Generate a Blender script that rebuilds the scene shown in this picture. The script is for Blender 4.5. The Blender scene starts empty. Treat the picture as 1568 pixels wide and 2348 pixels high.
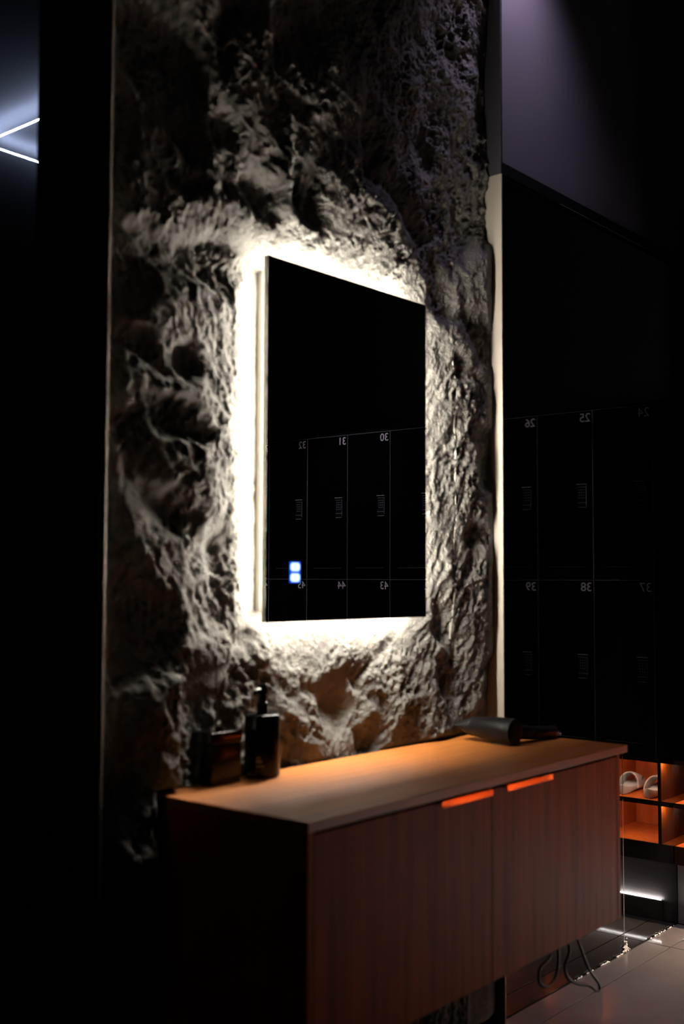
import bpy, bmesh, math, random
import numpy as np
from mathutils import Vector, Matrix
from math import pi, sin, cos, radians

# ------------------------------------------------------------------ camera
S = bpy.context.scene
C = S.collection
PAN, PITCH, ROLL = .8781, .0594, .0037
cam_d = bpy.data.cameras.new('camera'); cam = bpy.data.objects.new('camera', cam_d); C.objects.link(cam)
fwd = Vector((sin(PAN)*cos(PITCH), cos(PAN)*cos(PITCH), sin(PITCH)))
rgt0 = Vector((cos(PAN), -sin(PAN), 0)); up0 = rgt0.cross(fwd)
rgt = rgt0*cos(ROLL)+up0*sin(ROLL); upv = -rgt0*sin(ROLL)+up0*cos(ROLL)
M3 = Matrix((rgt, upv, -fwd)).transposed()
cam.matrix_world = Matrix.Translation((0, -2.0538, 1.5235)) @ M3.to_4x4()
cam_d.sensor_fit = 'HORIZONTAL'; cam_d.sensor_width = 24.0; cam_d.lens = 2613.57*24/1568
cam_d.clip_start = .05; cam_d.clip_end = 60
cam_d.dof.use_dof = True; cam_d.dof.focus_distance = 5.3; cam_d.dof.aperture_fstop = 2.1
S.camera = cam
# ------------------------------------------------------------------ world, exposure
w = bpy.data.worlds.new('world'); S.world = w; w.use_nodes = True
w.node_tree.nodes['Background'].inputs[0].default_value = (.5, .5, .6, 1)
w.node_tree.nodes['Background'].inputs[1].default_value = .002
vs = S.view_settings; vs.view_transform = 'Standard'; vs.look = 'None'; vs.gamma = 1; vs.use_curve_mapping = False
vs.exposure = -0.25
HALO = 270.0          # LED strips behind the mirror
CUBBY = 620.0          # LED strips in the shoe cubbies
TOE = 130.0            # LED strip along the locker plinth
# ------------------------------------------------------------------ ceiling lamps
def spot(name, loc, target, power, cone, color, size=.06, blend=.6):
    l = bpy.data.lights.new(name, 'SPOT'); l.energy = power; l.spot_size = radians(cone); l.spot_blend = blend
    l.color = color; l.shadow_soft_size = size
    o = bpy.data.objects.new(name, l); C.objects.link(o); o.location = loc
    o.rotation_euler = (Vector(target)-Vector(loc)).to_track_quat('-Z', 'Y').to_euler()
    return o
LOCKER_SPOTS = [(-.75,), (-2.0,), (-3.2,)]
for (yy,) in LOCKER_SPOTS:
    spot('locker_aisle_lamp', (4.30, yy, 4.36), (4.55, yy, .8), 300, 37, (.95, .84, 1.0), .03)
spot('wall_wash_lamp', (3.47, -.20, 4.08), (3.50, .1, 3.65), 95, 105, (.80, .66, .95), .08, 1.0)

# ------------------------------------------------------------------ materials
def mat(name, col, rough=.5, metal=0., spec=.5, noise=None, bump=None, scale=None, emit=None, coat=0.):
    m = bpy.data.materials.new(name); m.use_nodes = True
    nt = m.node_tree; N = nt.nodes; L = nt.links; p = N['Principled BSDF']
    p.inputs['Base Color'].default_value = (*col, 1); p.inputs['Roughness'].default_value = rough
    p.inputs['Metallic'].default_value = metal; p.inputs['Specular IOR Level'].default_value = spec
    p.inputs['Coat Weight'].default_value = coat; p.inputs['Coat Roughness'].default_value = .08
    tc = N.new('ShaderNodeTexCoord'); mp = N.new('ShaderNodeMapping'); L.new(tc.outputs['Object'], mp.inputs[0])
    if scale: mp.inputs['Scale'].default_value = scale
    if noise:   # (second colour, noise scale, detail, lo, hi)
        c2, ns, det, lo, hi = noise
        n = N.new('ShaderNodeTexNoise'); n.inputs['Scale'].default_value = ns; n.inputs['Detail'].default_value = det
        L.new(mp.outputs[0], n.inputs['Vector'])
        r = N.new('ShaderNodeValToRGB'); r.color_ramp.elements[0].position = lo; r.color_ramp.elements[1].position = hi
        r.color_ramp.elements[0].color = (*c2, 1); r.color_ramp.elements[1].color = (*col, 1)
        L.new(n.outputs['Fac'], r.inputs[0]); L.new(r.outputs[0], p.inputs['Base Color'])
    if bump:    # (scale, strength, distance)
        b = N.new('ShaderNodeBump'); b.inputs['Strength'].default_value = bump[1]; b.inputs['Distance'].default_value = bump[2]
        n2 = N.new('ShaderNodeTexNoise'); n2.inputs['Scale'].default_value = bump[0]; n2.inputs['Detail'].default_value = 6
        L.new(mp.outputs[0], n2.inputs['Vector']); L.new(n2.outputs['Fac'], b.inputs['Height']); L.new(b.outputs[0], p.inputs['Normal'])
    if emit:
        p.inputs['Emission Color'].default_value = (*emit[0], 1); p.inputs['Emission Strength'].default_value = emit[1]
    return m
M = {}
M['rock'] = mat('dark rough stone', (.150, .143, .130), .9, spec=.12, noise=((.075, .072, .068), 9, 8, .3, .7), bump=(130, 1.0, .006))
M['joint'] = mat('pale joint filler', (.26, .25, .22), .8, spec=.2, bump=(90, .4, .002))
M['black_glass'] = mat('black lacquered glass', (.0012, .0012, .0014), .03, spec=.6)
M['black_matt'] = mat('black matt panel', (.0025, .0025, .003), .7, spec=.04)
M['black_paint'] = mat('dark grey painted plaster', (.055, .052, .06), .8, spec=.15, noise=((.045, .043, .05), 3, 4, .3, .7))
M['ceiling'] = mat('dark painted ceiling', (.17, .17, .175), .85, spec=.1)
M['mirror'] = mat('mirror silvering', (.62, .62, .64), .0, 1.0)
M['mirror_edge'] = mat('satin aluminium edge', (.42, .40, .35), .5, .3)
M['backbox'] = mat('grey painted mirror box', (.22, .20, .17), .7, spec=.2)
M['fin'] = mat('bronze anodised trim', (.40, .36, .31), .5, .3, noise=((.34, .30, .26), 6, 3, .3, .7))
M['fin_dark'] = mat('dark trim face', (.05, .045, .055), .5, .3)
M['led_white'] = mat('halo led strip', (.9, .9, .85), .5, emit=((1.0, .93, .80), HALO))
M['led_toe'] = mat('plinth led strip', (.9, .9, .9), .5, emit=((1.0, .97, .94), TOE))
M['led_cubby'] = mat('cubby led strip', (.9, .9, .9), .5, emit=((1.0, .78, .58), CUBBY))
M['led_bar'] = mat('ceiling led bar diffuser', (.9, .9, .9), .5, emit=((.55, .66, 1.0), 75))
M['wood_v'] = mat('vertical grain walnut veneer', (.56, .108, .010), .5, spec=.10, scale=(26, 26, 1.1), noise=((.30, .056, .007), 2.2, 7, .3, .72))
M['wood_top'] = mat('lengthwise grain walnut veneer', (.56, .185, .030), .45, spec=.65, scale=(1.3, 24, 24), noise=((.36, .11, .022), 2.0, 6, .3, .72))
M['wood_orange'] = mat('orange wood laminate', (.62, .13, .018), .5, spec=.3, scale=(20, 20, 1.2), noise=((.42, .075, .010), 2, 5, .3, .7))
M['wood_edge'] = mat('dark laminate edge', (.03, .008, .004), .6, spec=.2)
M['locker'] = mat('black lacquered locker door', (.0025, .0025, .003), .12, spec=.4)
M['locker_edge'] = mat('grey locker carcass edge', (.42, .40, .41), .5)
M['digit'] = mat('pale grey numeral print', (.9, .82, .86), .6)
M['keypad'] = mat('black keypad plastic', (.012, .012, .013), .3)
M['keypad_edge'] = mat('grey keypad lip', (.8, .78, .8), .4)
M['slot_grey'] = mat('grey slot lip', (.22, .21, .22), .5)
M['key_dot'] = mat('pale keypad numeral', (.9, .9, .9), .5)
M['tile'] = mat('grey stone floor tile', (.10, .088, .082), .09, spec=.22, noise=((.085, .075, .070), 5, 7, .3, .7), bump=(14, .06, .004))
M['grout'] = mat('dark grout', (.02, .02, .02), .9)
M['steel'] = mat('brushed steel plinth', (.22, .20, .20), .4, .15, scale=(1, 1, 30), noise=((.17, .155, .155), 2, 4, .3, .7))
M['steel_shade'] = mat('shade-darkened steel cap', (.03, .028, .03), .35, .3)  # plinth steel darkened: shade under the light strip is in the colour
M['plastic'] = mat('black satin plastic', (.007, .007, .008), .42, spec=.3)
M['rubber'] = mat('black rubber', (.012, .012, .012), .5)
M['vessel'] = mat('black glazed vessel', (.003, .003, .0035), .16, spec=.3)
M['chrome'] = mat('polished metal', (.85, .8, .75), .07, 1.0)
M['silver'] = mat('satin silver', (.6, .6, .6), .3, 1.0)
M['print'] = mat('pale label print', (.25, .25, .26), .6)
M['foam'] = mat('white foam', (.80, .77, .76), .6, spec=.3)
M['foam_dark'] = mat('dark sole rubber', (.05, .03, .025), .7)
M['sealant'] = mat('dried white sealant', (.75, .72, .66), .35)
M['touch'] = mat('lit touch key', (.8, .9, 1), .4, emit=((.52, .74, 1.0), 2.2))
M['touch_rim'] = mat('lit touch key rim', (.02, .1, .5), .4, emit=((.01, .10, .75), 1.6))
M['touch_mark'] = mat('touch key mark', (.2, .4, .8), .4, emit=((.25, .45, .95), 1.3))

# ------------------------------------------------------------------ helpers
def link(name, me, m=None, parent=None):
    o = bpy.data.objects.new(name, me); C.objects.link(o)
    if m and me is not None and len(me.materials) == 0: me.materials.append(M[m])
    if parent: o.parent = parent
    return o
def tag(o, label, cat, group=None):
    o['label'] = label; o['category'] = cat
    if group: o['group'] = group
    return o
def struct(o): o['kind'] = 'structure'; return o
def empty(name, loc, rz=0):
    o = bpy.data.objects.new(name, None); C.objects.link(o); o.location = loc; o.rotation_euler = (0, 0, rz); return o
def bm_box(bm, x0, x1, y0, y1, z0, z1, bev=0., seg=2):
    r = bmesh.ops.create_cube(bm, size=1)
    for v in r['verts']:
        v.co = Vector(((x0+x1)/2+v.co.x*(x1-x0), (y0+y1)/2+v.co.y*(y1-y0), (z0+z1)/2+v.co.z*(z1-z0)))
    if bev:
        es = list({e for v in r['verts'] for e in v.link_edges})
        bmesh.ops.bevel(bm, geom=es, offset=bev, segments=seg, affect='EDGES', profile=.6)
def done(bm, name, m, parent=None, smooth=False, loc=None):
    me = bpy.data.meshes.new(name); bmesh.ops.recalc_face_normals(bm, faces=bm.faces); bm.to_mesh(me); bm.free()
    if smooth:
        for p in me.polygons: p.use_smooth = True
        try: me.set_sharp_from_angle(angle=radians(40))
        except Exception: pass
    o = link(name, me, m, parent)
    if loc: o.location = loc
    return o
def box(name, m, b, parent=None, bev=0., org=None):
    """box with world (or parent-local) bounds b; its origin at its own base centre"""
    x0, x1, y0, y1, z0, z1 = b
    cx, cy, cz = org if org else ((x0+x1)/2, (y0+y1)/2, z0)
    bm = bmesh.new(); bm_box(bm, x0-cx, x1-cx, y0-cy, y1-cy, z0-cz, z1-cz, bev)
    return done(bm, name, m, parent, loc=(cx, cy, cz))
def lathe(bm, prof, n=32, mtx=None):
    rings = []
    for r, z in prof:
        ring = [bm.verts.new((r*cos(2*pi*i/n), r*sin(2*pi*i/n), z)) for i in range(n)] if r > 1e-6 else [bm.verts.new((0, 0, z))]
        rings.append(ring)
    for a, b in zip(rings, rings[1:]):
        for i in range(n):
            j = (i+1) % n
            q = [a[i % len(a)], a[j % len(a)], b[j % len(b)], b[i % len(b)]]
            u = []
            for v in q:
                if v not in u: u.append(v)
            if len(u) > 2: bm.faces.new(u)
    if len(rings[0]) > 1: bm.faces.new(rings[0][::-1])
    if len(rings[-1]) > 1: bm.faces.new(rings[-1])
    if mtx is not None:
        vs_ = [v for r in rings for v in r]
        bmesh.ops.transform(bm, matrix=mtx, verts=vs_)
def tube(bm, pts, r, n=10, smooth=3):
    P = [Vector(p) for p in pts]
    Q = []
    for i in range(len(P)-1):       # Catmull-Rom
        p0, p1, p2, p3 = P[max(i-1, 0)], P[i], P[i+1], P[min(i+2, len(P)-1)]
        k = max(1, smooth)
        for s in range(k):
            t = s/k
            Q.append(.5*((2*p1)+(p2-p0)*t+(2*p0-5*p1+4*p2-p3)*t*t+(3*p1-p0-3*p2+p3)*t**3))
    Q.append(P[-1])
    rings = []; prev = None
    for i, q in enumerate(Q):
        d = (Q[min(i+1, len(Q)-1)]-Q[max(i-1, 0)]).normalized()
        a = (prev if prev is not None else Vector((.3, .9, .2)))
        u = (a-d*a.dot(d)).normalized(); v = d.cross(u); prev = u
        rr = r(i/(len(Q)-1)) if callable(r) else r
        rings.append([bm.verts.new(q+(u*cos(2*pi*k/n)+v*sin(2*pi*k/n))*rr) for k in range(n)])
    for a, b in zip(rings, rings[1:]):
        for k in range(n): bm.faces.new((a[k], a[(k+1) % n], b[(k+1) % n], b[k]))
    bm.faces.new(rings[0][::-1]); bm.faces.new(rings[-1])
def text_mesh(s, size):
    cu = bpy.data.curves.new('numeral', 'FONT'); cu.body = s; cu.size = size; cu.extrude = .0004; cu.resolution_u = 4
    o = bpy.data.objects.new('numeral_tmp', cu); C.objects.link(o)
    dg = bpy.context.evaluated_depsgraph_get()
    me = bpy.data.meshes.new_from_object(o.evaluated_get(dg)); bpy.data.objects.remove(o); bpy.data.curves.remove(cu)
    me.name = 'numeral'; me.materials.clear(); return me

# ------------------------------------------------------------------ the room
# floor: stone tiles on a grout bed
fl = box('floor', 'grout', (-2, 5.45, -5.2, .3, -.06, -.004)); struct(fl)
tile_me = None
def tile(x0, x1, y0, y1):
    o = box('tile', 'tile', (x0, x1, y0, y1, -.02, 0.0), None, .0012); o.parent = fl
    o.matrix_parent_inverse = Matrix.Translation(-fl.location)
    return o
proto = tile(3.413, 4.610, -.615, -.018)
narrow = tile(4.614, 4.932, -.615, -.018)
def tcopy(dx, dy):
    c = proto.copy(); C.objects.link(c); c.location = proto.location+Vector((dx, dy, 0)); return c
for i in range(-4, 1):
    for j in range(0, 8):
        if i == 0 and j == 0: continue
        tcopy(i*1.2, -j*.6)
strip = tile(3.413, 4.610, -.014, .095); tile(4.614, 4.932, -.014, .095)
for j in range(1, 8):
    c = narrow.copy(); C.objects.link(c); c.location = narrow.location+Vector((0, -j*.6, 0))
for i in (-1,):
    c = strip.copy(); C.objects.link(c); c.location = strip.location+Vector((i*1.2, 0, 0))
box('back_room_floor', 'black_matt', (-2, 6.5, .32, 7.2, -.06, 0)); bpy.data.objects['back_room_floor']['kind'] = 'structure'
bpy.data.objects['back_room_floor'].name = 'floor'
struct(box('ceiling', 'ceiling', (-2, 6.5, -5.2, 7.2, 4.5, 4.6)))
# wall in the plane of the picture's right side: black glass panels, a black strip, painted wall above
wb = empty('wall_back', (3.3, .1, 0)); struct(wb)
def inwall(o, par):
    o.location = o.location-par.location; o.parent = par; return o
for x0, x1 in ((1.60, 2.2), (2.203, 3.30), (3.303, 4.4185), (4.4215, 5.45)):
    inwall(box('glass_panel', 'black_glass', (x0, x1, .10, .112, .003, 2.985), None, .0008), wb)
inwall(box('panel_joint', 'fin', (4.4187, 4.4213, .0995, .11, .003, .62)), wb)  # lower length paler: LED light near the floor put into its colour
inwall(box('panel_joint', 'black_matt', (4.4187, 4.4213, .1005, .11, .621, 2.985)), wb)  # same joint, coloured black where no LED light reaches it
inwall(box('backing', 'black_matt', (1.60, 5.45, .113, .2, 0, 3.04)), wb)
inwall(box('upper_wall', 'black_paint', (1.60, 5.45, .10, .2, 3.041, 4.5)), wb)
bm = bmesh.new(); random.seed(3)
def lump(bm, x, y, z, r):
    q = bmesh.ops.create_icosphere(bm, subdivisions=1, radius=r)
    for v in q['verts']:
        v.co = Vector((v.co.x*random.uniform(.8, 2.2), v.co.y*.8, v.co.z*random.uniform(.6, 1.1)))+Vector((x, y, z))
for k in range(70):
    x = random.choice([random.uniform(3.98, 4.14), random.uniform(4.2, 4.27), random.uniform(4.62, 4.9), random.uniform(4.34, 4.40)])
    lump(bm, x, .094+random.uniform(-.003, .003), .003, random.uniform(.0015, .0045))
for k in range(46):
    a = abs(random.gauss(0, .03)); lump(bm, 4.42+random.gauss(0, .010)*(1+.6*(a < .015)), .094, .003+a*.8, random.uniform(.0015, .005))
o = done(bm, 'sealant_bead', 'sealant'); inwall(o, wb); o['kind'] = 'stuff'
t = box('trim_1', 'black_matt', (3.28, 5.45, .085, .0995, 2.99, 3.035), None, .002); struct(t)
inwall(box('trim_edge', 'fin_dark', (3.9, 5.4, .0835, .085, 2.989, 2.992)), t)
struct(box('wall_right', 'black_paint', (5.45, 5.5, -5.2, .2, 0, 4.5)))
struct(box('wall_left', 'black_matt', (-2.05, -2.0, -5.2, 7.2, 0, 4.5)))
struct(box('wall_front', 'black_matt', (-2, 5.45, -5.25, -5.2, 0, 4.5)))
struct(box('wall_rear', 'black_matt', (-2, 6.5, 7.2, 7.25, 0, 4.5)))
struct(box('wall_side', 'black_matt', (6.5, 6.55, .2, 7.2, 0, 4.5)))
# slim black partition left of the stone
pt = empty('black_partition', (1.54, .0, 0)); tag(pt, 'narrow black partition of two upright panels beside the left edge of the stone wall', 'partition')
inwall(box('panel', 'black_matt', (1.447, 1.508, -.004, .016, 0, 4.49), None, .001), pt)
inwall(box('panel', 'black_matt', (1.5125, 1.5645, -.004, .016, 0, 4.49), None, .001), pt)
inwall(box('metal_strip', 'fin_dark', (1.5085, 1.512, -.006, .016, 0, 4.49)), pt)

# ceiling light in the room behind: two bars meeting in a corner
lb = empty('ceiling_light', (4.19, 4.55, 4.42)); tag(lb, 'glowing white V of two slim bars on the ceiling at far left', 'light')
inwall(box('light_bar', 'led_bar', (4.187, 4.195, 3.3, 4.549, 4.415, 4.423)), lb)
inwall(box('light_bar', 'led_bar', (4.195, 6.3, 4.541, 4.549, 4.415, 4.423)), lb)
for x, y in ((4.191, 3.5), (4.191, 4.4), (4.9, 4.545), (5.9, 4.545)):
    inwall(box('hanger', 'plastic', (x-.004, x+.004, y-.004, y+.004, 4.425, 4.5)), lb)
# ceiling fixtures of the lamps set at the top
def fixture(loc, tgt, label):
    e = empty('ceiling_spotlight', loc); tag(e, label, 'spotlight', 'black ceiling spotlights over the lockers')
    q = (Vector(tgt)-Vector(loc)).to_track_quat('-Z', 'Y').to_matrix().to_4x4()
    bm = bmesh.new(); lathe(bm, [(.045, .02), (.05, .03), (.05, .13), (.02, .14)], 20, q); done(bm, 'housing', 'plastic', e, True)
    bm = bmesh.new(); lathe(bm, [(.008, .08), (.008, 4.5-loc[2])], 8); done(bm, 'stem', 'plastic', e)
for (yy,), wh in zip(LOCKER_SPOTS, ('nearest the black glass wall', 'in the middle of the three', 'farthest from the black glass wall')):
    fixture((4.30, yy, 4.36), (4.55, yy, .8), 'black ceiling spotlight over the lockers, '+wh)

# ------------------------------------------------------------------ stone cladding (real relief)
def hash2(ix, iy, s):
    h = (ix.astype(np.int64)*374761393+iy.astype(np.int64)*668265263+s*974634777) & 0x7fffffff
    h = ((h ^ (h >> 13))*1274126177) & 0x7fffffff
    return ((h ^ (h >> 16)) & 0xffff)/65535.0
def grad_noise(x, y, s):
    ix = np.floor(x); iy = np.floor(y); fx = x-ix; fy = y-iy
    u = fx*fx*fx*(fx*(fx*6-15)+10); v = fy*fy*fy*(fy*(fy*6-15)+10)
    def g(dx, dy):
        a = hash2(ix+dx, iy+dy, s)*2*pi
        return np.cos(a)*(fx-dx)+np.sin(a)*(fy-dy)
    a = g(0, 0); b = g(1, 0); c = g(0, 1); d = g(1, 1)
    return 1.4*((a*(1-u)+b*u)*(1-v)+(c*(1-u)+d*u)*v)
def fbm(x, y, s, o=4, ridge=False):
    t = 0; am = 1; tot = 0
    for k in range(o):
        n = grad_noise(x*2**k+k*3.7, y*2**k-k*1.9, s+k)
        t = t+am*((1-2*np.abs(n)) if ridge else n); tot += am; am *= .52
    return t/tot
def sstep(a, b, x):
    t = np.clip((x-a)/(b-a), 0, 1); return t*t*(3-2*t)
def inside(px, pz, poly):
    r = np.zeros(px.shape, bool); n = len(poly)
    for i in range(n):
        x1, z1 = poly[i]; x2, z2 = poly[(i+1) % n]
        c = ((z1 > pz) != (z2 > pz)) & (px < (x2-x1)*(pz-z1)/((z2-z1) if z2 != z1 else 1e-9)+x1)
        r ^= c
    return r
def segdist(px, pz, pts):
    d = np.full(px.shape, 9.0)
    for (x1, z1), (x2, z2) in zip(pts, pts[1:]):
        dx, dz = x2-x1, z2-z1; t = np.clip(((px-x1)*dx+(pz-z1)*dz)/(dx*dx+dz*dz+1e-12), 0, 1)
        d = np.minimum(d, np.hypot(px-x1-t*dx, pz-z1-t*dz))
    return d
POLYS = [
 (0.9, [(1.690, 2.155), (1.795, 2.207), (1.894, 2.205), (2.038, 2.221), (2.124, 2.353), (2.135, 1.444), (2.070, 1.555), (1.974, 1.825), (1.884, 1.972), (1.826, 2.022)]),
 (0.35, [(2.116, 3.054), (2.603, 3.251), (2.604, 2.945), (2.187, 2.818)]),
 (0.3, [(2.603, 3.251), (3.288, 3.528), (3.281, 2.668), (3.067, 2.532), (2.942, 2.618), (2.756, 2.791), (2.604, 2.958)]),
 (0.75, [(2.208, 2.419), (2.242, 2.523), (2.295, 2.463), (2.406, 2.490), (2.483, 2.661), (2.605, 2.629), (2.734, 2.595), (2.790, 2.554), (2.882, 2.451), (2.954, 2.353), (2.859, 2.377), (2.157, 2.372)]),
 (0, [(1.628, 2.836), (1.716, 2.861), (1.870, 2.855), (1.930, 2.799), (1.962, 2.697), (1.951, 2.559), (1.890, 2.520), (1.817, 2.575), (1.761, 2.590), (1.733, 2.665), (1.680, 2.668), (1.677, 2.814)]),
 (0, [(1.632, 2.621), (1.694, 2.611), (1.689, 2.526), (1.643, 2.451)]),
 (0, [(1.966, 2.891), (2.151, 2.996), (2.133, 3.037), (1.988, 2.991)]),
 (0, [(1.967, 2.869), (2.053, 2.854), (1.976, 2.781)]),
 (0.05, [(2.168, 3.003), (2.327, 3.064), (2.441, 3.019), (2.291, 2.927), (2.169, 2.895)]),
 (0, [(1.977, 2.668), (2.032, 2.674), (2.064, 2.638), (1.963, 2.602)]),
 (0, [(2.062, 2.556), (2.122, 2.585), (2.206, 2.561), (2.216, 2.468), (2.123, 2.446), (2.106, 2.488), (1.995, 2.493), (2.010, 2.537)]),
 (0, [(1.835, 2.494), (1.934, 2.516), (1.957, 2.483), (1.834, 2.429)]),
 (0, [(2.241, 2.618), (2.285, 2.607), (2.340, 2.597), (2.359, 2.540), (2.406, 2.502), (2.359, 2.473), (2.277, 2.501), (2.232, 2.556)]),
 (0, [(2.294, 2.670), (2.367, 2.679), (2.463, 2.643), (2.574, 2.660), (2.647, 2.640), (2.723, 2.619), (2.774, 2.557), (2.824, 2.507), (2.882, 2.465), (2.894, 2.398), (2.947, 2.345), (3.015, 2.350), (3.028, 2.466), (2.942, 2.589), (2.859, 2.639), (2.779, 2.715), (2.701, 2.761), (2.625, 2.793), (2.583, 2.846), (2.542, 2.820), (2.573, 2.712), (2.543, 2.664), (2.463, 2.668), (2.376, 2.706)]),
 (0, [(2.859, 2.918), (2.943, 2.915), (2.992, 2.830), (2.919, 2.795), (2.824, 2.824)]),
 (0.1, [(2.942, 2.589), (3.066, 2.503), (3.171, 2.643), (3.094, 2.829), (2.992, 2.801), (2.919, 2.710)]),
 (0.05, [(1.638, 2.307), (1.727, 2.266), (1.768, 2.212), (1.742, 2.165), (1.691, 2.115), (1.642, 2.116)]),
 (0.05, [(1.712, 2.345), (1.849, 2.336), (1.996, 2.387), (2.076, 2.312), (2.030, 2.231), (1.952, 2.271), (1.879, 2.245), (1.823, 2.244), (1.754, 2.272)]),
 (0, [(2.001, 2.371), (2.079, 2.309), (2.025, 2.224), (1.967, 2.285)]),
 (0, [(1.645, 2.111), (1.691, 2.099), (1.757, 2.064), (1.840, 2.008), (1.820, 1.990), (1.751, 2.027), (1.705, 2.048), (1.643, 2.061)]),
 (0, [(1.842, 2.099), (1.882, 2.084), (1.926, 2.037), (1.898, 1.995), (1.862, 1.985), (1.843, 2.035)]),
 (0, [(1.703, 2.117), (1.750, 2.110), (1.771, 2.066), (1.731, 2.070)]),
 (0, [(1.947, 2.094), (1.963, 2.086), (1.966, 2.043), (1.989, 2.033), (1.963, 2.033), (1.952, 2.062)]),
 (0, [(1.675, 1.920), (1.727, 1.926), (1.754, 1.878), (1.773, 1.797), (1.831, 1.760), (1.873, 1.732), (1.946, 1.677), (1.932, 1.618), (1.861, 1.626), (1.804, 1.676), (1.751, 1.694), (1.697, 1.751), (1.664, 1.838)]),
 (0, [(1.807, 1.951), (1.869, 1.972), (1.928, 1.929), (1.982, 1.878), (1.908, 1.808), (1.885, 1.860), (1.829, 1.865), (1.780, 1.901)]),
 (0, [(2.006, 1.718), (2.078, 1.622), (2.101, 1.567), (2.059, 1.525), (2.066, 1.447), (2.048, 1.391), (1.998, 1.411), (1.981, 1.489), (1.984, 1.601)]),
 (0, [(1.650, 1.718), (1.700, 1.631), (1.740, 1.551), (1.828, 1.480), (1.871, 1.407), (1.844, 1.366), (1.866, 1.303), (1.744, 1.301), (1.658, 1.325)]),
 (0.05, [(1.658, 1.325), (1.745, 1.291), (1.746, 1.211), (1.773, 1.148), (1.737, 1.024), (1.663, 1.034)]),
 (0, [(1.953, 1.235), (2.042, 1.239), (2.074, 1.204), (1.983, 1.190)]),
 (0, [(2.288, 1.244), (2.387, 1.243), (2.471, 1.292), (2.549, 1.306), (2.630, 1.302), (2.692, 1.350), (2.757, 1.365), (2.703, 1.318), (2.630, 1.290), (2.579, 1.236), (2.539, 1.202), (2.589, 1.161), (2.491, 1.145), (2.415, 1.176), (2.378, 1.214)]),
 (0, [(2.119, 1.399), (2.135, 1.410), (2.145, 1.365), (2.104, 1.361), (2.087, 1.389)]),
 (0.2, [(2.203, 1.170), (2.306, 1.150), (2.307, 1.046), (2.238, 1.043), (2.196, 1.104)]),
 (0.1, [(2.549, 1.140), (2.640, 1.132), (2.661, 1.042), (2.560, 1.041)]),
 (0.05, [(2.916, 1.510), (3.002, 1.428), (3.002, 1.318), (2.927, 1.341), (2.923, 1.429)]),
 (0, [(3.011, 1.304), (3.061, 1.316), (3.023, 1.208), (2.963, 1.157), (2.939, 1.213), (2.939, 1.294)]),
 (0, [(3.163, 1.255), (3.256, 1.308), (3.281, 1.018), (2.998, 1.033), (3.060, 1.081), (3.188, 1.154)]),
 (0.1, [(3.141, 2.039), (3.248, 2.036), (3.252, 1.816), (3.166, 1.825), (3.141, 1.909)]),
 (0, [(3.023, 2.266), (3.065, 2.259), (3.078, 2.175), (3.027, 2.168)]),
 (0.2, [(3.028, 2.366), (3.118, 2.426), (3.256, 2.363), (3.249, 2.213), (3.117, 2.281)]),
 (0, [(3.101, 1.722), (3.166, 1.725), (3.126, 1.623), (3.075, 1.650)]),
]
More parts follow.
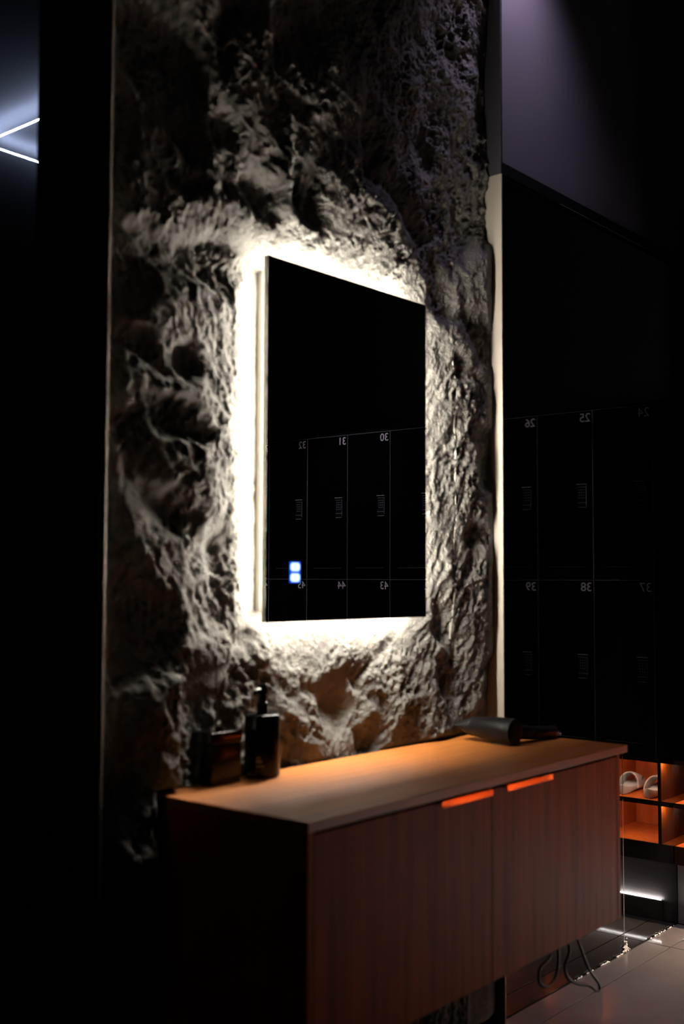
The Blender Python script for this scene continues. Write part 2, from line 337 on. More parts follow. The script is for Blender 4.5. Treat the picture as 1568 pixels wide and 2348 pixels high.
STROKES = [
 (0.0085, 1, [(1.639, 2.045), (1.705, 2.033), (1.765, 2.013), (1.820, 1.979), (1.884, 1.972), (1.942, 1.930), (1.999, 1.882), (1.973, 1.847), (1.942, 1.790)]),
 (0.0072, 1, [(1.822, 2.106), (1.818, 2.074), (1.843, 2.025), (1.848, 1.988), (1.884, 1.972)]),
 (0.0083, 1, [(1.775, 2.182), (1.804, 2.135), (1.804, 2.093), (1.771, 2.056), (1.778, 2.036)]),
 (0.0142, 1, [(1.733, 1.927), (1.761, 1.858), (1.791, 1.809), (1.819, 1.770)]),
 (0.0106, 0.9, [(1.648, 1.827), (1.672, 1.739), (1.725, 1.682), (1.758, 1.623), (1.793, 1.562), (1.849, 1.480), (1.889, 1.417), (1.893, 1.370)]),
 (0.0074, 0.9, [(1.893, 1.370), (1.951, 1.362), (1.980, 1.387), (2.048, 1.388)]),
 (0.0086, 1, [(1.912, 1.841), (1.952, 1.780), (2.003, 1.696), (2.006, 1.663), (1.962, 1.608), (1.926, 1.554), (1.898, 1.469), (1.899, 1.416)]),
 (0.0074, 1, [(1.900, 1.851), (1.975, 1.760), (2.006, 1.718)]),
 (0.0050, 0.9, [(1.886, 2.961), (1.896, 2.876), (1.927, 2.809), (1.948, 2.772), (1.958, 2.730), (1.956, 2.650), (1.955, 2.538)]),
 (0.0077, 0.9, [(1.959, 2.683), (2.008, 2.695), (2.039, 2.688)]),
 (0.0061, 0.6, [(1.777, 2.863), (1.812, 2.853), (1.884, 2.855)]),
 (0.0142, 0.8, [(1.728, 2.600), (1.728, 2.558)]),
 (0.0215, 0.5, [(1.684, 2.442), (1.750, 2.481), (1.805, 2.453), (1.820, 2.414)]),
 (0.0108, 1, [(2.215, 2.611), (2.227, 2.579), (2.221, 2.529), (2.260, 2.467)]),
 (0.0156, 1, [(2.232, 2.652), (2.330, 2.681), (2.405, 2.652), (2.483, 2.623), (2.584, 2.584)]),
 (0.0116, 1, [(2.443, 2.688), (2.502, 2.679), (2.553, 2.687)]),
 (0.0202, 0.9, [(2.679, 2.762), (2.779, 2.770), (2.824, 2.713), (2.883, 2.659), (2.918, 2.640)]),
 (0.0136, 0.7, [(2.642, 2.878), (2.657, 2.829), (2.690, 2.798)]),
 (0.0097, 0.7, [(2.295, 2.536), (2.316, 2.566), (2.340, 2.597)]),
 (0.0178, 0.9, [(3.011, 1.099), (3.060, 1.164), (3.124, 1.229), (3.189, 1.282), (3.237, 1.308)]),
 (0.0146, 0.9, [(3.035, 1.083), (3.110, 1.118), (3.162, 1.184), (3.189, 1.225)]),
 (0.0115, 0.8, [(3.167, 1.984), (3.141, 1.909), (3.114, 1.865)]),
 (0.0113, 0.8, [(3.051, 1.973), (3.064, 1.917)]),
 (0.0096, 0.9, [(3.021, 1.317), (3.061, 1.336), (3.137, 1.341)]),
 (0.0093, 0.8, [(1.706, 1.283), (1.758, 1.250), (1.799, 1.186)]),
 (0.0142, 0.7, [(1.784, 1.308), (1.812, 1.235), (1.840, 1.192), (1.896, 1.187)]),
 (0.0128, 0.6, [(1.766, 1.169), (1.794, 1.126), (1.768, 1.059)]),
 (0.0115, 0.8, [(2.539, 1.239), (2.579, 1.187), (2.651, 1.181)]),
]

MX0, MX1, MZ0, MZ1 = 2.116, 2.8195, 1.413, 2.365
RX0, RX1 = 1.592, 3.266
STEP = .004
xs = np.arange(RX0, RX1+.5*STEP, STEP)
zs = np.concatenate([np.arange(0.12, 3.72, STEP), np.arange(3.72, 4.5, .03), [4.5]])
X, Z = np.meshgrid(xs, zs, indexing='ij')
# map of slopes: which facets lean towards the mirror and which lean away
GW = .006
gx = np.arange(RX0-.05, RX1+.05, GW); gz = np.arange(0.0, 4.55, GW)
GX, GZ = np.meshgrid(gx, gz, indexing='ij')
wx = GX+.011*fbm(GX*9, GZ*9, 11, 2); wz = GZ+.011*fbm(GX*9, GZ*9, 21, 2)
Wm = np.full(GX.shape, .58)+.30*fbm(GX*4.5+GZ*1.5, GZ*3.2, 31, 2)
for val, poly in POLYS:
    k = inside(wx, wz, poly)
    Wm[k] = val+(.22*fbm(GX*8, GZ*6, 41, 2)[k] if val > .15 else 0)
def blur(a, n):
    for _ in range(n):
        a = (np.roll(a, 1, 0)+2*a+np.roll(a, -1, 0))/4; a = (np.roll(a, 1, 1)+2*a+np.roll(a, -1, 1))/4
    return a
Wm = blur(Wm, 3)
rid = np.zeros(GX.shape)
for wd, val, pts in STROKES:
    d = segdist(wx, wz, pts); g_ = np.exp(-(d/(wd*.75))**2)*val
    rid = np.maximum(rid, g_)
Wm = Wm*(1-rid)+rid*1.0
def sample(a, x, z):
    fx = np.clip((x-gx[0])/GW, 0, len(gx)-1.01); fz = np.clip((z-gz[0])/GW, 0, len(gz)-1.01)
    i = fx.astype(int); j = fz.astype(int); u = fx-i; v = fz-j
    return (a[i, j]*(1-u)+a[i+1, j]*u)*(1-v)+(a[i, j+1]*(1-u)+a[i+1, j+1]*u)*v
nx = np.clip(X, MX0+.05, MX1-.05); nz = np.clip(Z, MZ0+.05, MZ1-.05)
DX, DZ = X-nx, Z-nz; DL = np.hypot(DX, DZ)
NS = 60; LEAK = .085; H = np.zeros(X.shape)
for i in range(NS):
    # samples spaced from the point backwards over 0.34 m
    back = (i+.5)*.34/NS
    t = np.clip(1-back/np.maximum(DL, 1e-4), 0, 1)
    wv = sample(Wm, nx+DX*t, nz+DZ*t)
    slope = np.where(wv > .5, (wv-.5)*2*.10, (wv-.5)*2*.76)
    H += slope*np.exp(-back/LEAK)*(.34/NS)*(back < DL)
for _ in range(4):
    H[1:-1] = (H[:-2]+2*H[1:-1]+H[2:])/4; H[:, 1:-1] = (H[:, :-2]+2*H[:, 1:-1]+H[:, 2:])/4
dm = np.hypot(np.maximum(np.maximum(MX0-X, X-MX1), 0), np.maximum(np.maximum(MZ0-Z, Z-MZ1), 0))
near = np.minimum(dm/.16, 1)
H *= np.maximum(.4+.6*near, .9*sstep(MZ0, MZ0-.03, Z))
bowl = -.026+.150*(1-np.exp(-dm/.62))
bowl = -.026+(bowl+.026)*(1-.5*sstep(2.78, 2.95, X))*(1-.55*sstep(2.40, 2.85, Z))
below = sstep(MZ0+.03, MZ0-.05, Z)*sstep(MX0-.16, MX0+.0, X)*sstep(MX1+.14, MX1-.02, X)
bowl = bowl-below*np.maximum(bowl+.022, 0)*.75
H = H+bowl
botm = sstep(1.82, 1.90, X)*sstep(2.25, 2.17, X)*sstep(1.36, 1.22, Z)*(Z > .9)
H = H*(1-botm)+botm*np.minimum(H, -.032)
# rough natural relief: two cleavage directions, one on each side of the mirror
mixw = sstep(2.3, 2.65, X+.10*fbm(X*3, Z*3, 131, 2))
qx = X+.02*fbm(X*7, Z*7, 51, 3); qz = Z+.02*fbm(X*7, Z*7, 61, 3)
def relief(c, s_, k):
    an = qx*c+qz*s_; bn = qz*c-qx*s_
    r = .014*near*fbm(an*5.5, bn*3.6, 71+k, 2)
    va_ = .70+.95*sstep(-.25, .45, fbm(qx*6, qz*5, 141+k, 2))
    r = r+(.3+.7*near)*.0115*va_*(fbm(an*14, bn*8, 81+k, 3, True)-.35)
    r = r+(.35+.65*near)*va_*(.0068*(fbm(an*30, bn*20, 91+k, 3, True)-.35)+  .0044*fbm(an*66, bn*52, 101+k, 2, True))
    return r
H += relief(.78, .62, 0)*(1-mixw)+relief(.86, -.50, 40)*mixw
H = np.where(H > .06, .06+.04*np.tanh((H-.06)/.04), H); H = np.where(H < -.045, -.045+.02*np.tanh((H+.045)/.02), H)
inm = sstep(.012, .0, dm)
H = np.where(inm > 0, np.minimum(H, -.020), H)
e = sstep(0, .06, X-RX0)*1.0
cap = np.minimum(.30*np.maximum(RX1-X, 0), np.where(X > 2.95, .026, 1)+.5*np.maximum(3.08-X, 0)); H = np.where(H > cap, cap+.15*(H-cap), H)
H = np.where(H > .018, .018+(H-.018)*e, np.where(H < 0, H*(.4+.6*e), H))
cabm = sstep(1.05, 1.022, Z)*sstep(.48, .50, Z)*sstep(1.74, 1.76, X)
H = np.where(cabm > 0, H*(1-cabm)+cabm*np.minimum(H, -.006), H)
H = np.where((botm > .3) & (H > -.016), -.016, H)
stone = empty('stone_wall', (2.45, .0, 0)); tag(stone, 'rough dark stone wall of tall panels lit up around the black mirror', 'stone wall')
def rock_panel(i0, i1, name='stone_panel'):
    nx_ = i1-i0; nz_ = len(zs); Hx = H[i0:i1]; Xx = X[i0:i1]; Zx = Z[i0:i1]
    co = np.stack([Xx-2.45, -Hx, Zx], -1).reshape(-1, 3)
    # back rim
    back = np.stack([Xx-2.45, np.full(Xx.shape, .095), Zx], -1)
    idx = np.arange(nx_*nz_).reshape(nx_, nz_)
    rim = np.concatenate([idx[:, 0], idx[-1, 1:], idx[::-1, -1][1:], idx[0, ::-1][1:-1]])
    bco = back.reshape(-1, 3)[rim]; n0 = len(co)
    co = np.concatenate([co, bco])
    f = np.stack([idx[:-1, :-1], idx[1:, :-1], idx[1:, 1:], idx[:-1, 1:]], -1).reshape(-1, 4)
    r1 = rim; r2 = np.roll(rim, -1); b1 = n0+np.arange(len(rim)); b2 = np.roll(b1, -1)
    f = np.concatenate([f, np.stack([r1, b1, b2, r2], -1)])
    me = bpy.data.meshes.new(name); me.vertices.add(len(co)); me.vertices.foreach_set('co', co.astype(np.float32).ravel())
    me.loops.add(f.size); me.loops.foreach_set('vertex_index', f.astype(np.int32).ravel())
    me.polygons.add(len(f)); me.polygons.foreach_set('loop_start', np.arange(0, f.size, 4, dtype=np.int32))
    me.update(calc_edges=True); me.validate()
    me.polygons.foreach_set('use_smooth', np.ones(len(me.polygons), bool))
    return link(name, me, 'rock', stone)
ia = int(round((1.973-RX0)/STEP)); ib = int(round((3.042-RX0)/STEP))
rock_panel(0, ia+1); rock_panel(ia, ib+1); rock_panel(ib, len(xs))
def smooth1(a, n):
    k = np.ones(n)/n; return np.convolve(np.pad(a, n//2, mode='edge'), k, 'valid')[:len(a)]
for ii in (ia, ib):
    hh = smooth1(np.maximum(H[ii], H[ii+1]), 21)-.0012
    bm = bmesh.new(); ring0 = None; x0 = xs[ii]-2.45; zr = (2.40, 3.1) if ii == ia else (1.33, 2.30)
    for k in range(0, len(zs), 4):
        z = zs[k]; y = -hh[k]
        if not zr[0] < z < zr[1]: continue
        wv = .0018+.0009*sin(z*31)*sin(z*13)
        ring = [bm.verts.new((x0-wv, .02, z)), bm.verts.new((x0-wv, y+.001, z)), bm.verts.new((x0, y-.0016, z)), bm.verts.new((x0+wv, y+.001, z)), bm.verts.new((x0+wv, .02, z))]
        if ring0:
            for a in range(4): bm.faces.new((ring0[a], ring0[a+1], ring[a+1], ring[a]))
        ring0 = ring
    done(bm, 'joint_filler', 'joint', stone, True)
# metal trims on both sides of the stone
box_f = lambda n, m, b, par, bev=0.: inwall(box(n, m, b, None, bev), par)
tr = empty('trim_2', (1.625, 0, 0)); struct(tr)
bm = bmesh.new()
prof = [(1.577, .09), (1.577, -.072), (1.5785, -.0735), (1.5805, -.0735), (1.5895, -.0635), (1.5895, .09)]
lo = [bm.verts.new((x-1.625, y, 0)) for x, y in prof]; hi = [bm.verts.new((x-1.625, y, 4.49)) for x, y in prof]
for a in range(len(prof)): bm.faces.new((lo[a], lo[(a+1) % 6], hi[(a+1) % 6], hi[a]))
bm.faces.new(lo[::-1]); bm.faces.new(hi); done(bm, 'metal_edge', 'fin', tr)
box_f('trim_face', 'fin_dark', (1.565, 1.5765, -.066, .09, 0, 4.49), tr, .0008)
tr = empty('trim_3', (3.274, 0, 0)); struct(tr)
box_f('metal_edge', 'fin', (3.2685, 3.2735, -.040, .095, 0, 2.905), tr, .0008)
box_f('metal_edge', 'fin_dark', (3.2685, 3.2735, -.038, .095, 2.907, 4.49), tr, .0008)  # same strip higher up, coloured darker as the mirror's light fades
box_f('trim_face', 'black_matt', (3.2737, 3.292, -.030, .095, 0, 4.49), tr, .0008)

# ------------------------------------------------------------------ the mirror
mi = empty('mirror', ((MX0+MX1)/2, -.04, MZ0)); tag(mi, 'tall rectangular black mirror hung on the lit stone wall', 'mirror')
Bx = lambda n, m, b, bev=0.: inwall(box(n, m, b, None, bev), mi)
Bx('glass', 'mirror', (MX0, MX1, -.0446, -.0416, MZ0, MZ1))
Bx('frame', 'mirror_edge', (MX0+.0003, MX1-.0003, -.0415, -.031, MZ0+.0003, MZ1-.0003))
Bx('back_box', 'backbox', (MX0+.028, MX1-.028, -.0309, .018, MZ0+.028, MZ1-.028))
q = .027
Bx('led_strip', 'led_white', (MX0+q-.002, MX0+q, -.029, -.009, MZ0+.03, MZ1-.03))
Bx('led_strip', 'led_white', (MX1-q, MX1-q+.002, -.029, -.009, MZ0+.03, MZ1-.03))
Bx('led_strip', 'led_white', (MX0+.03, MX1-.03, -.029, -.009, MZ0+q-.002, MZ0+q))
Bx('led_strip', 'led_white', (MX0+.03, MX1-.03, -.029, -.009, MZ1-q, MZ1-q+.002))
for z in (1.5435, 1.5155):
    k = Bx('touch_key', 'touch_rim', (2.2085, 2.2485, -.0453, -.0447, z, z+.0265))
    for nm, mm, b, yy in (('key_light', 'touch', (.0028, .0372, .0028, .0237), -.0458),):
        bm = bmesh.new(); bm_box(bm, -.0172, .0172, -.0004, .0004, .0028, .0237, .0); 
        vs4 = [e for e in bm.edges if abs(e.verts[0].co.y-e.verts[1].co.y) > .0005]
        bmesh.ops.bevel(bm, geom=vs4, offset=.004, segments=3, affect='EDGES')
        o = done(bm, nm, mm, k); o.location = (0, -.0006, 0)
    bm = bmesh.new()
    for zz in (.009, .0125, .016): bm_box(bm, -.0025, .0025, -.0003, .0003, zz, zz+.0012)
    o = done(bm, 'key_mark', 'touch_mark', k); o.location = (0, -.0012, 0)

# ------------------------------------------------------------------ the vanity
va = empty('vanity_cabinet', (2.5, -.25, .5222)); tag(va, 'long wall-hung wooden cabinet with two doors under the mirror', 'cabinet')
Bv = lambda n, m, b, bev=0.: inwall(box(n, m, b, None, bev), va)
top = Bv('countertop', 'wood_top', (1.775, 3.237, -.4943, -.003, 1.006, 1.028), .0012)
Bv('side_panel', 'wood_v', (1.779, 1.797, -.490, -.004, .5222, 1.0055), .0008)
Bv('side_panel', 'wood_v', (3.172, 3.190, -.490, -.004, .5222, 1.0055), .0008)
Bv('bottom_panel', 'wood_v', (1.797, 3.172, -.470, -.004, .5222, .54))
Bv('back_panel', 'wood_v', (1.797, 3.172, -.012, -.005, .54, 1.0055))
Bv('top_rail', 'wood_edge', (1.797, 3.172, -.471, -.45, .96, 1.0055))
# centre wall
Bv('divider', 'wood_v', (2.471, 2.489, -.468, -.012, .54, 1.0055))
def handle(x0, x1, par):
    """edge pull folded over the top of the door"""
    bm = bmesh.new()
    bm_box(bm, x0, x1, -.5005, -.4985, .9865, 1.0012, .0002)
    bm_box(bm, x0, x1, -.4995, -.4745, .9995, 1.0015, .0004)
    for v in bm.verts: v.co.y += (v.co.z-.9865)*.045
    o = done(bm, 'handle', 'chrome')
    for v in o.data.vertices: v.co -= Vector(par)
    return o
for x0, x1, h0, h1 in ((1.7995, 2.4785, 2.245, 2.470), (2.4815, 3.1695, 2.540, 2.772)):
    d = Bv('door', 'wood_v', (x0, x1, -.4895, -.4715, .5235, .9985), .0008)
    org = ((x0+x1)/2, (-.4895-.4715)/2, .5235)
    h = handle(h0, h1, org); h.parent = d; h['label'] = 'polished metal edge pull'
    # slim horizontal grip lip

# cord loops under the cabinet
bm = bmesh.new()
tube(bm, [(2.905, -.40, .522), (2.893, -.42, .473), (2.834, -.42, .452), (2.829, -.42, .418), (2.855, -.42, .398), (2.882, -.42, .393), (2.921, -.42, .406), (2.937, -.42, .456), (2.945, -.41, .521)], .0042, 10, 6)
tube(bm, [(3.02, -.40, .521), (3.001, -.42, .459), (2.975, -.42, .429), (2.980, -.42, .400), (3.005, -.42, .375), (3.052, -.42, .352), (3.118, -.42, .33), (3.165, -.42, .302), (3.184, -.42, .302), (3.179, -.42, .32), (3.119, -.42, .377), (3.064, -.42, .459), (3.04, -.41, .521)], .0042, 10, 6)
o = done(bm, 'power_cord', 'rubber', None, True); tag(o, 'black cord hanging in two loops under the cabinet', 'cord')

# ------------------------------------------------------------------ things on the counter
ZT = 1.0281
# square black vessel with a thin stick
dv = empty('reed_diffuser', (1.972, -.022, ZT)); tag(dv, 'square black diffuser jar with one thin upright stick', 'diffuser')
bm = bmesh.new(); bm_box(bm, -.050, .050, -.036, .036, 0, .098, .004, 3); done(bm, 'jar', 'vessel', dv, True)
bm = bmesh.new(); bm_box(bm, -.052, .052, -.038, .038, .0985, .127, .003, 3); done(bm, 'lid', 'vessel', dv, True)
bm = bmesh.new(); lathe(bm, [(.0, .127), (.015, .127), (.0155, .134), (.012, .140), (.004, .1425), (.0, .1425)], 20, Matrix.Translation((-.012, -.012, 0))); st = done(bm, 'stopper', 'chrome', dv, True)
bm = bmesh.new(); tube(bm, [(-.014, -.012, .137), (-.016, -.012, .31)], .0024, 8, 1); done(bm, 'stick', 'rubber', dv, True)
# pump bottle
pb = empty('pump_bottle', (2.114, -.040, ZT)); tag(pb, 'round black pump bottle standing right of the square jar', 'bottle')
bm = bmesh.new(); lathe(bm, [(.041, 0), (.0445, .003), (.0455, .01), (.0455, .149), (.044, .154), (.041, .1565), (.014, .158), (.014, .160)], 40); done(bm, 'bottle_body', 'vessel', pb, True)
bm = bmesh.new(); lathe(bm, [(.0145, .160), (.0145, .182), (.013, .185), (.0115, .186), (.0115, .204), (.0135, .206), (.0135, .228), (.011, .231)], 24)
done(bm, 'pump_collar', 'vessel', pb, True)
bm = bmesh.new(); tube(bm, [(0, 0, .217), (-.02, -.008, .219), (-.040, -.016, .217), (-.047, -.019, .211)], .0055, 10, 4); done(bm, 'nozzle', 'vessel', pb, True)
bm = bmesh.new()
for a0, z0, z1, da in ((-.25, .040, .046, .30), (-.25, .050, .0535, .22), (-.25, .030, .0325, .42)):
    A0 = -2.45+a0; n = 6
    va_ = [bm.verts.new((.0459*cos(A0+da*i/n), .0459*sin(A0+da*i/n), z0)) for i in range(n+1)]
    vb_ = [bm.verts.new((.0459*cos(A0+da*i/n), .0459*sin(A0+da*i/n), z1)) for i in range(n+1)]
    for i in range(n): bm.faces.new((va_[i], va_[i+1], vb_[i+1], vb_[i]))
done(bm, 'label_print', 'print', pb)
# hair dryer
hd = empty('hair_dryer', (3.0, -.17, ZT)); tag(hd, 'black hair dryer lying on the right end of the countertop', 'hair dryer')
ax = Vector((.10, .985, .02)).normalized()      # barrel axis, rear -> nozzle
zz = Vector((0, 0, 1)); sx = ax.cross(zz).normalized(); sz = sx.cross(ax)
Mb = Matrix((sx, sz, ax)).transposed().to_4x4(); Mb.translation = Vector((-.01, -.075, .041))
bm = bmesh.new(); lathe(bm, [(.024, -.004), (.033, .0), (.0375, .006), (.039, .03), (.0385, .07), (.034, .115), (.030, .135), (.029, .15)], 36, Mb); done(bm, 'barrel', 'plastic', hd, True)
bm = bmesh.new(); lathe(bm, [(.034, -.0065), (.0375, -.004), (.0385, .001), (.0385, .009), (.0395, .010), (.0395, .001), (.038, -.006), (.034, -.008)], 36, Mb); done(bm, 'rear_ring', 'silver' if 0 else 'plastic', hd, True)
bm = bmesh.new()
for i in range(12):
    a = 2*pi*i/12; m = Mb @ Matrix.Rotation(a, 4, 'Z')
    r = bmesh.ops.create_cube(bm, size=1); bmesh.ops.transform(bm, matrix=m @ Matrix.Translation((.016, 0, -.005)) @ Matrix.Diagonal((.026, .0018, .002, 1)), verts=r['verts'])
done(bm, 'intake_grille', 'plastic', hd)
nz_m = Mb @ Matrix.Translation((0, 0, .15))
bm = bmesh.new()
secs = [(.029, .029, 0), (.030, .030, .006), (.034, .018, .035), (.038, .008, .052)]; prev = None
for a, b, zc in secs:
    ring = [bm.verts.new(nz_m @ Vector((a*cos(2*pi*i/24), b*sin(2*pi*i/24), zc))) for i in range(24)]
    if prev:
        for i in range(24): bm.faces.new((prev[i], prev[(i+1) % 24], ring[(i+1) % 24], ring[i]))
    prev = ring
bm.faces.new(prev); done(bm, 'nozzle', 'plastic', hd, True)
hv = Vector((.97, -.20, .0)).normalized()
bm = bmesh.new()
p0 = Vector((.02, -.045, .040))
tube(bm, [p0, p0+hv*.03+Vector((0, 0, -.006)), p0+hv*.09+Vector((0, 0, -.014)), p0+hv*.15+Vector((0, 0, -.018)), p0+hv*.205+Vector((0, 0, -.019))], lambda t: .0235-.004*t if t < .97 else .014, 18, 5)
hn = done(bm, 'grip', 'plastic', hd, True)
side = Vector((-.20, -.97, 0)).normalized()
for t in (.062, .080):
    bm = bmesh.new(); c = p0+hv*t+Vector((0, 0, -.008))+side*.0185
    r = bmesh.ops.create_uvsphere(bm, u_segments=12, v_segments=8, radius=.0036)
    bmesh.ops.transform(bm, matrix=Matrix.Translation(c), verts=r['verts']); done(bm, 'switch', 'print', hn, True)
bm = bmesh.new(); q0 = p0+hv*.205+Vector((0, 0, -.019))
tube(bm, [q0, q0+hv*.02+Vector((0, 0, -.006)), q0+hv*.03+Vector((0, .01, -.014)), (.235, -.04, .0045), (.225, .05, .0045), (.23, .12, .0045), (.235, .155, .0045)], lambda t: .006 if t < .2 else .0035, 10, 5)
done(bm, 'cord', 'rubber', hd, True)

# ------------------------------------------------------------------ lockers
XL = 4.932; PW = .30; Y24 = .0225
ZR = {0: (1.5297, 2.3361), 1: (.7236, 1.5267)}
def yseam(n): return Y24-PW*(n-24)
kd_me = None
TENS = {2: 'twenty', 3: 'thirty', 4: 'forty'}; ONES = ['', '-one', '-two', '-three', '-four', '-five', '-six', '-seven', '-eight', '-nine']
WORDS = {n: TENS[n//10]+ONES[n % 10] for n in range(20, 50)}
def make_locker(num, row):
    global kd_me
    n = num if row == 0 else num-13
    y1 = yseam(n); y0 = y1-PW; z0, z1 = ZR[row]
    e = empty('locker', (XL, (y0+y1)/2, z0))
    rn = 'upper' if row == 0 else 'lower'
    tag(e, 'black locker whose door reads %s, in the %s row' % (WORDS[num], rn), 'locker', 'numbered black lockers')
    Bl = lambda nm, m, b, bev=0.: inwall(box(nm, m, b, None, bev), e)
    Bl('carcass', 'locker_edge', (XL+.004, XL+.42, y0+.0005, y1-.0005, z0+.0005, z1-.0005))
    d = Bl('door', 'locker', (XL-.014, XL+.003, y0+.0022, y1-.0022, z0+.0022, z1-.0022), .0006)
    dz = d.location
    t = text_mesh(str(num), .060); o = link('numeral', t, 'digit', d)
    o.matrix_local = Matrix(((0, 0, -1, -.00895), (-1, 0, 0, (y1-y0)/2-.010), (0, 1, 0, (z1-z0)-.0022-.053), (0, 0, 0, 1)))
    bm = bmesh.new(); bm_box(bm, -.0145, .0035, y1-.0013-(y0+y1)/2, y1-.0001-(y0+y1)/2, .0003, z1-z0-.0003)
    bm_box(bm, -.0145, .0035, -(y1-y0)/2+.0001, (y1-y0)/2-.0021, z1-z0-.0015, z1-z0-.0003)
    done(bm, 'edge_strip', 'locker_edge', e)
    # keypad lock
    ky1 = y1-.030; ky0 = ky1-.052; kz1 = z1-.352; kz0 = kz1-.112
    k = Bl('keypad', 'keypad', (XL-.024, XL-.0145, ky0, ky1, kz0, kz1), .002)
    kc = ((ky0+ky1)/2, kz0)
    bm = bmesh.new()
    bm_box(bm, -.0075, -.0049, -.027, .027, .1105, .1125); bm_box(bm, -.0062, -.0048, -.022, .022, .098, .0987)
    bm_box(bm, -.0062, -.0048, -.022, .022, .0225, .0233); bm_box(bm, -.0062, -.0048, -.022, .022, .0, .001)
    bm_box(bm, -.0056, -.0048, .0232, .0238, .01, .1)
    done(bm, 'lip', 'keypad_edge', k)
    bm = bmesh.new()
    for i in range(4):
        for j in range(3):
            bm_box(bm, -.0058, -.0048, -.0125+j*.0115, -.0125+j*.0115+.002, .0445+i*.0128, .0445+i*.0128+.0032)
    done(bm, 'numerals', 'key_dot', k)
    s = Bl('slot', 'slot_grey', (XL-.0152, XL-.0141, y0+.055, y1-.048, z0+.0585, z0+.0597))
    Bl('slot_end', 'slot_grey', (XL-.0152, XL-.0141, y1-.0482, y1-.0470, z0+.0585, z0+.066))
    return e
for n in range(24, 35):
    make_locker(n, 0); make_locker(n+13, 1)
fp = box('filler_panel', 'locker', (XL-.012, XL+.3, Y24+.002, .098, .7236, 2.3361)); tag(fp, 'narrow black filler strip between the lockers and the black glass wall', 'panel')
box_top = box('capping_board', 'black_matt', (XL-.014, 5.45, yseam(35), .098, 2.338, 2.35)); tag(box_top, 'black capping board along the top of the lockers', 'panel')

# ------------------------------------------------------------------ shoe cubbies under the lockers
cu = empty('shoe_cubbies', (XL, -1.6, 0)); tag(cu, 'glowing orange open shoe cubbies in two rows below the black lockers', 'shoe rack')
Bc = lambda nm, m, b, bev=0.: inwall(box(nm, m, b, None, bev), cu)
YB = yseam(35); YE = .098
Bc('top_board', 'wood_orange', (XL, XL+.40, YB, YE, .7108, .722))
Bc('top_edge', 'wood_edge', (XL-.012, XL, YB, YE, .703, .7225))
Bc('shelf', 'wood_orange', (XL, XL+.38, YB, YE, .519, .531)); Bc('shelf_edge', 'wood_edge', (XL-.006, XL, YB, YE, .510, .531))
Bc('bottom_board', 'wood_orange', (XL, XL+.38, YB, YE, .326, .342)); Bc('base_rail', 'wood_edge', (XL-.010, XL, YB, YE, .263, .342))
Bc('back_board', 'wood_orange', (XL+.38, XL+.392, YB, YE, .326, .722))
for n in range(24, 36):
    y = .032-PW*(n-24)
    Bc('divider', 'wood_orange', (XL, XL+.38, y-.006, y+.006, .342, .7106)); Bc('divider_edge', 'wood_edge', (XL-.006, XL, y-.007, y+.007, .342, .7106))
    if n == 24:
        for zt_ in (.7106, .519): Bc('led_strip', 'led_cubby', (XL+.006, XL+.012, y+.012, .090, zt_-.004, zt_-.0005))
    if n < 35:
        for zt_ in (.7106, .519):
            Bc('led_strip', 'led_cubby', (XL+.006, XL+.012, y-PW+.012, y-.012, zt_-.004, zt_-.0005))
# recessed plinth with a light strip
Bc('plinth', 'steel', (XL+.02, XL+.03, YB, YE, .0, .263))
pls = []
y = .036
while y > YB+.1:
    L_ = random.uniform(.52, .62)
    Bc('plinth_cap', 'steel_shade', (XL, XL+.019, y-L_+.004, y, .002, .090), .001)
    Bc('plinth_led', 'led_toe', (XL+.004, XL+.009, y-L_+.012, y-.008, .0905, .0945))
    y -= L_

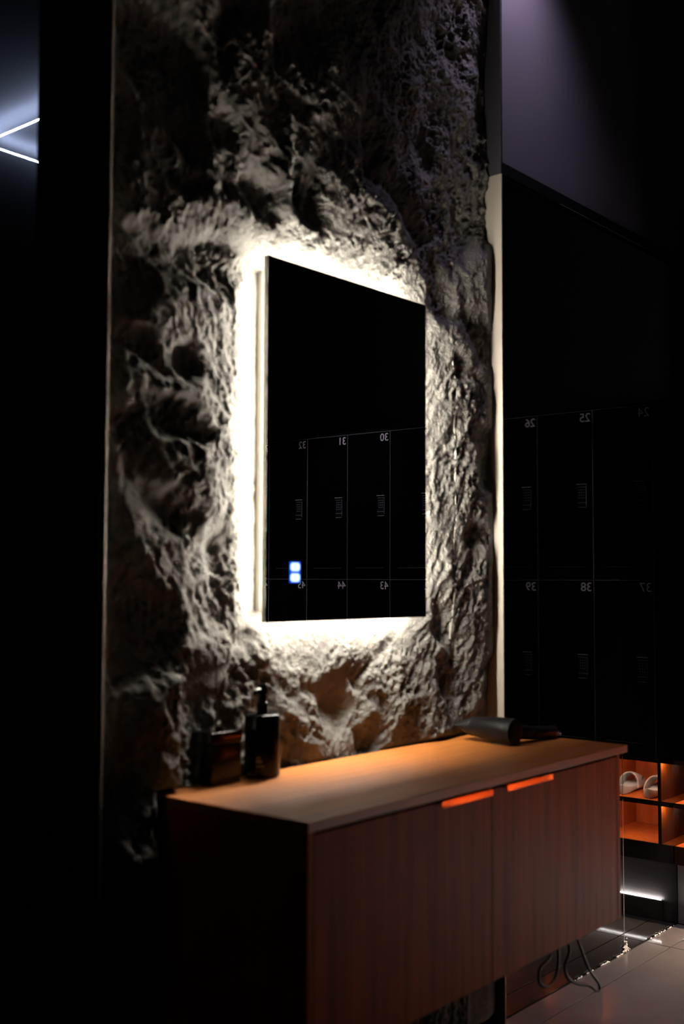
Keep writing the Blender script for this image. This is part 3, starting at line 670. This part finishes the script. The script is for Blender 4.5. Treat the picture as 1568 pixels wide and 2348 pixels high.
# ------------------------------------------------------------------ slippers
def slide(loc, rz, label):
    e = empty('slipper', loc, rz); tag(e, label, 'slipper')
    # outline along +x (toe), heel at 0
    def half(t):
        return (.034+.012*sstep(.25, .8, t)-.006*np.exp(-((t-.42)/.16)**2))*np.sqrt(np.clip(1-abs(2*t-1)**5.0, 0, 1))
    bm = bmesh.new(); NT = 26; rings = []
    for i in range(NT+1):
        t = .5-.5*cos(pi*i/NT); x = .275*t; hw = max(float(half(t)), .002)
        zt_ = .034+.010*(1-float(sstep(0, .5, t)))+.012*float(sstep(.85, 1, t))
        zb = .010*float(sstep(.75, 1, t))
        ring = []
        for k in range(20):
            a = 2*pi*k/20; cx_ = cos(a); sx_ = sin(a)
            yy = hw*math.copysign(abs(cx_)**.6, cx_); zc = (zt_+zb)/2+(zt_-zb)/2*math.copysign(abs(sx_)**.55, sx_)
            if sx_ > .5: zc -= .008*(1-(yy/hw)**2)*(1 if .08 < t < .92 else 0)
            ring.append(bm.verts.new((x, yy, zc)))
        rings.append(ring)
    for a, b in zip(rings, rings[1:]):
        for k in range(20): bm.faces.new((a[k], a[(k+1) % 20], b[(k+1) % 20], b[k]))
    bm.faces.new(rings[0][::-1]); bm.faces.new(rings[-1])
    done(bm, 'sole', 'foam', e, True)
    bm = bmesh.new(); rings = []
    for i in range(15):
        t = i/14; x = .10+.135*t; hw = .050-.002*t; hh = .068-.024*t**1.3; lean = .03*(1-t)
        ring = []
        for s_, off in ((1, 0.), (-1, -.006)):
            seq = range(15) if s_ == 1 else range(14, -1, -1)
            for k in seq:
                a = pi*k/14
                rr = (.0012 if (k % 2 and s_ == 1 and .15 < t < .5) else 0)
                ring.append(bm.verts.new((x+lean*sin(a)-lean*.2, (hw+off+rr)*cos(a), .020+(hh+off+rr)*sin(a)**.85)))
        rings.append(ring)
    n = len(rings[0])
    for a, b in zip(rings, rings[1:]):
        for k in range(n): bm.faces.new((a[k], a[(k+1) % n], b[(k+1) % n], b[k]))
    for R_ in (rings[0], rings[-1]):
        for k in range(14): bm.faces.new((R_[k], R_[k+1], R_[n-2-k], R_[n-1-k]))
    st = done(bm, 'strap', 'foam', e, True)
    bm = bmesh.new(); tube(bm, [(.165, .0490, .048), (.172, .0475, .060), (.184, .0470, .060), (.190, .0480, .050)], .0016, 6, 4); done(bm, 'logo_mark', 'foam_dark', st, True)
    return e
slide((XL+.040, -.170, .5312), radians(-10), 'white slipper in the upper orange cubby, the one showing its side')
slide((XL+.020, .025-.06, .5312), radians(-8), 'white slipper in the upper orange cubby, heel towards the open front')
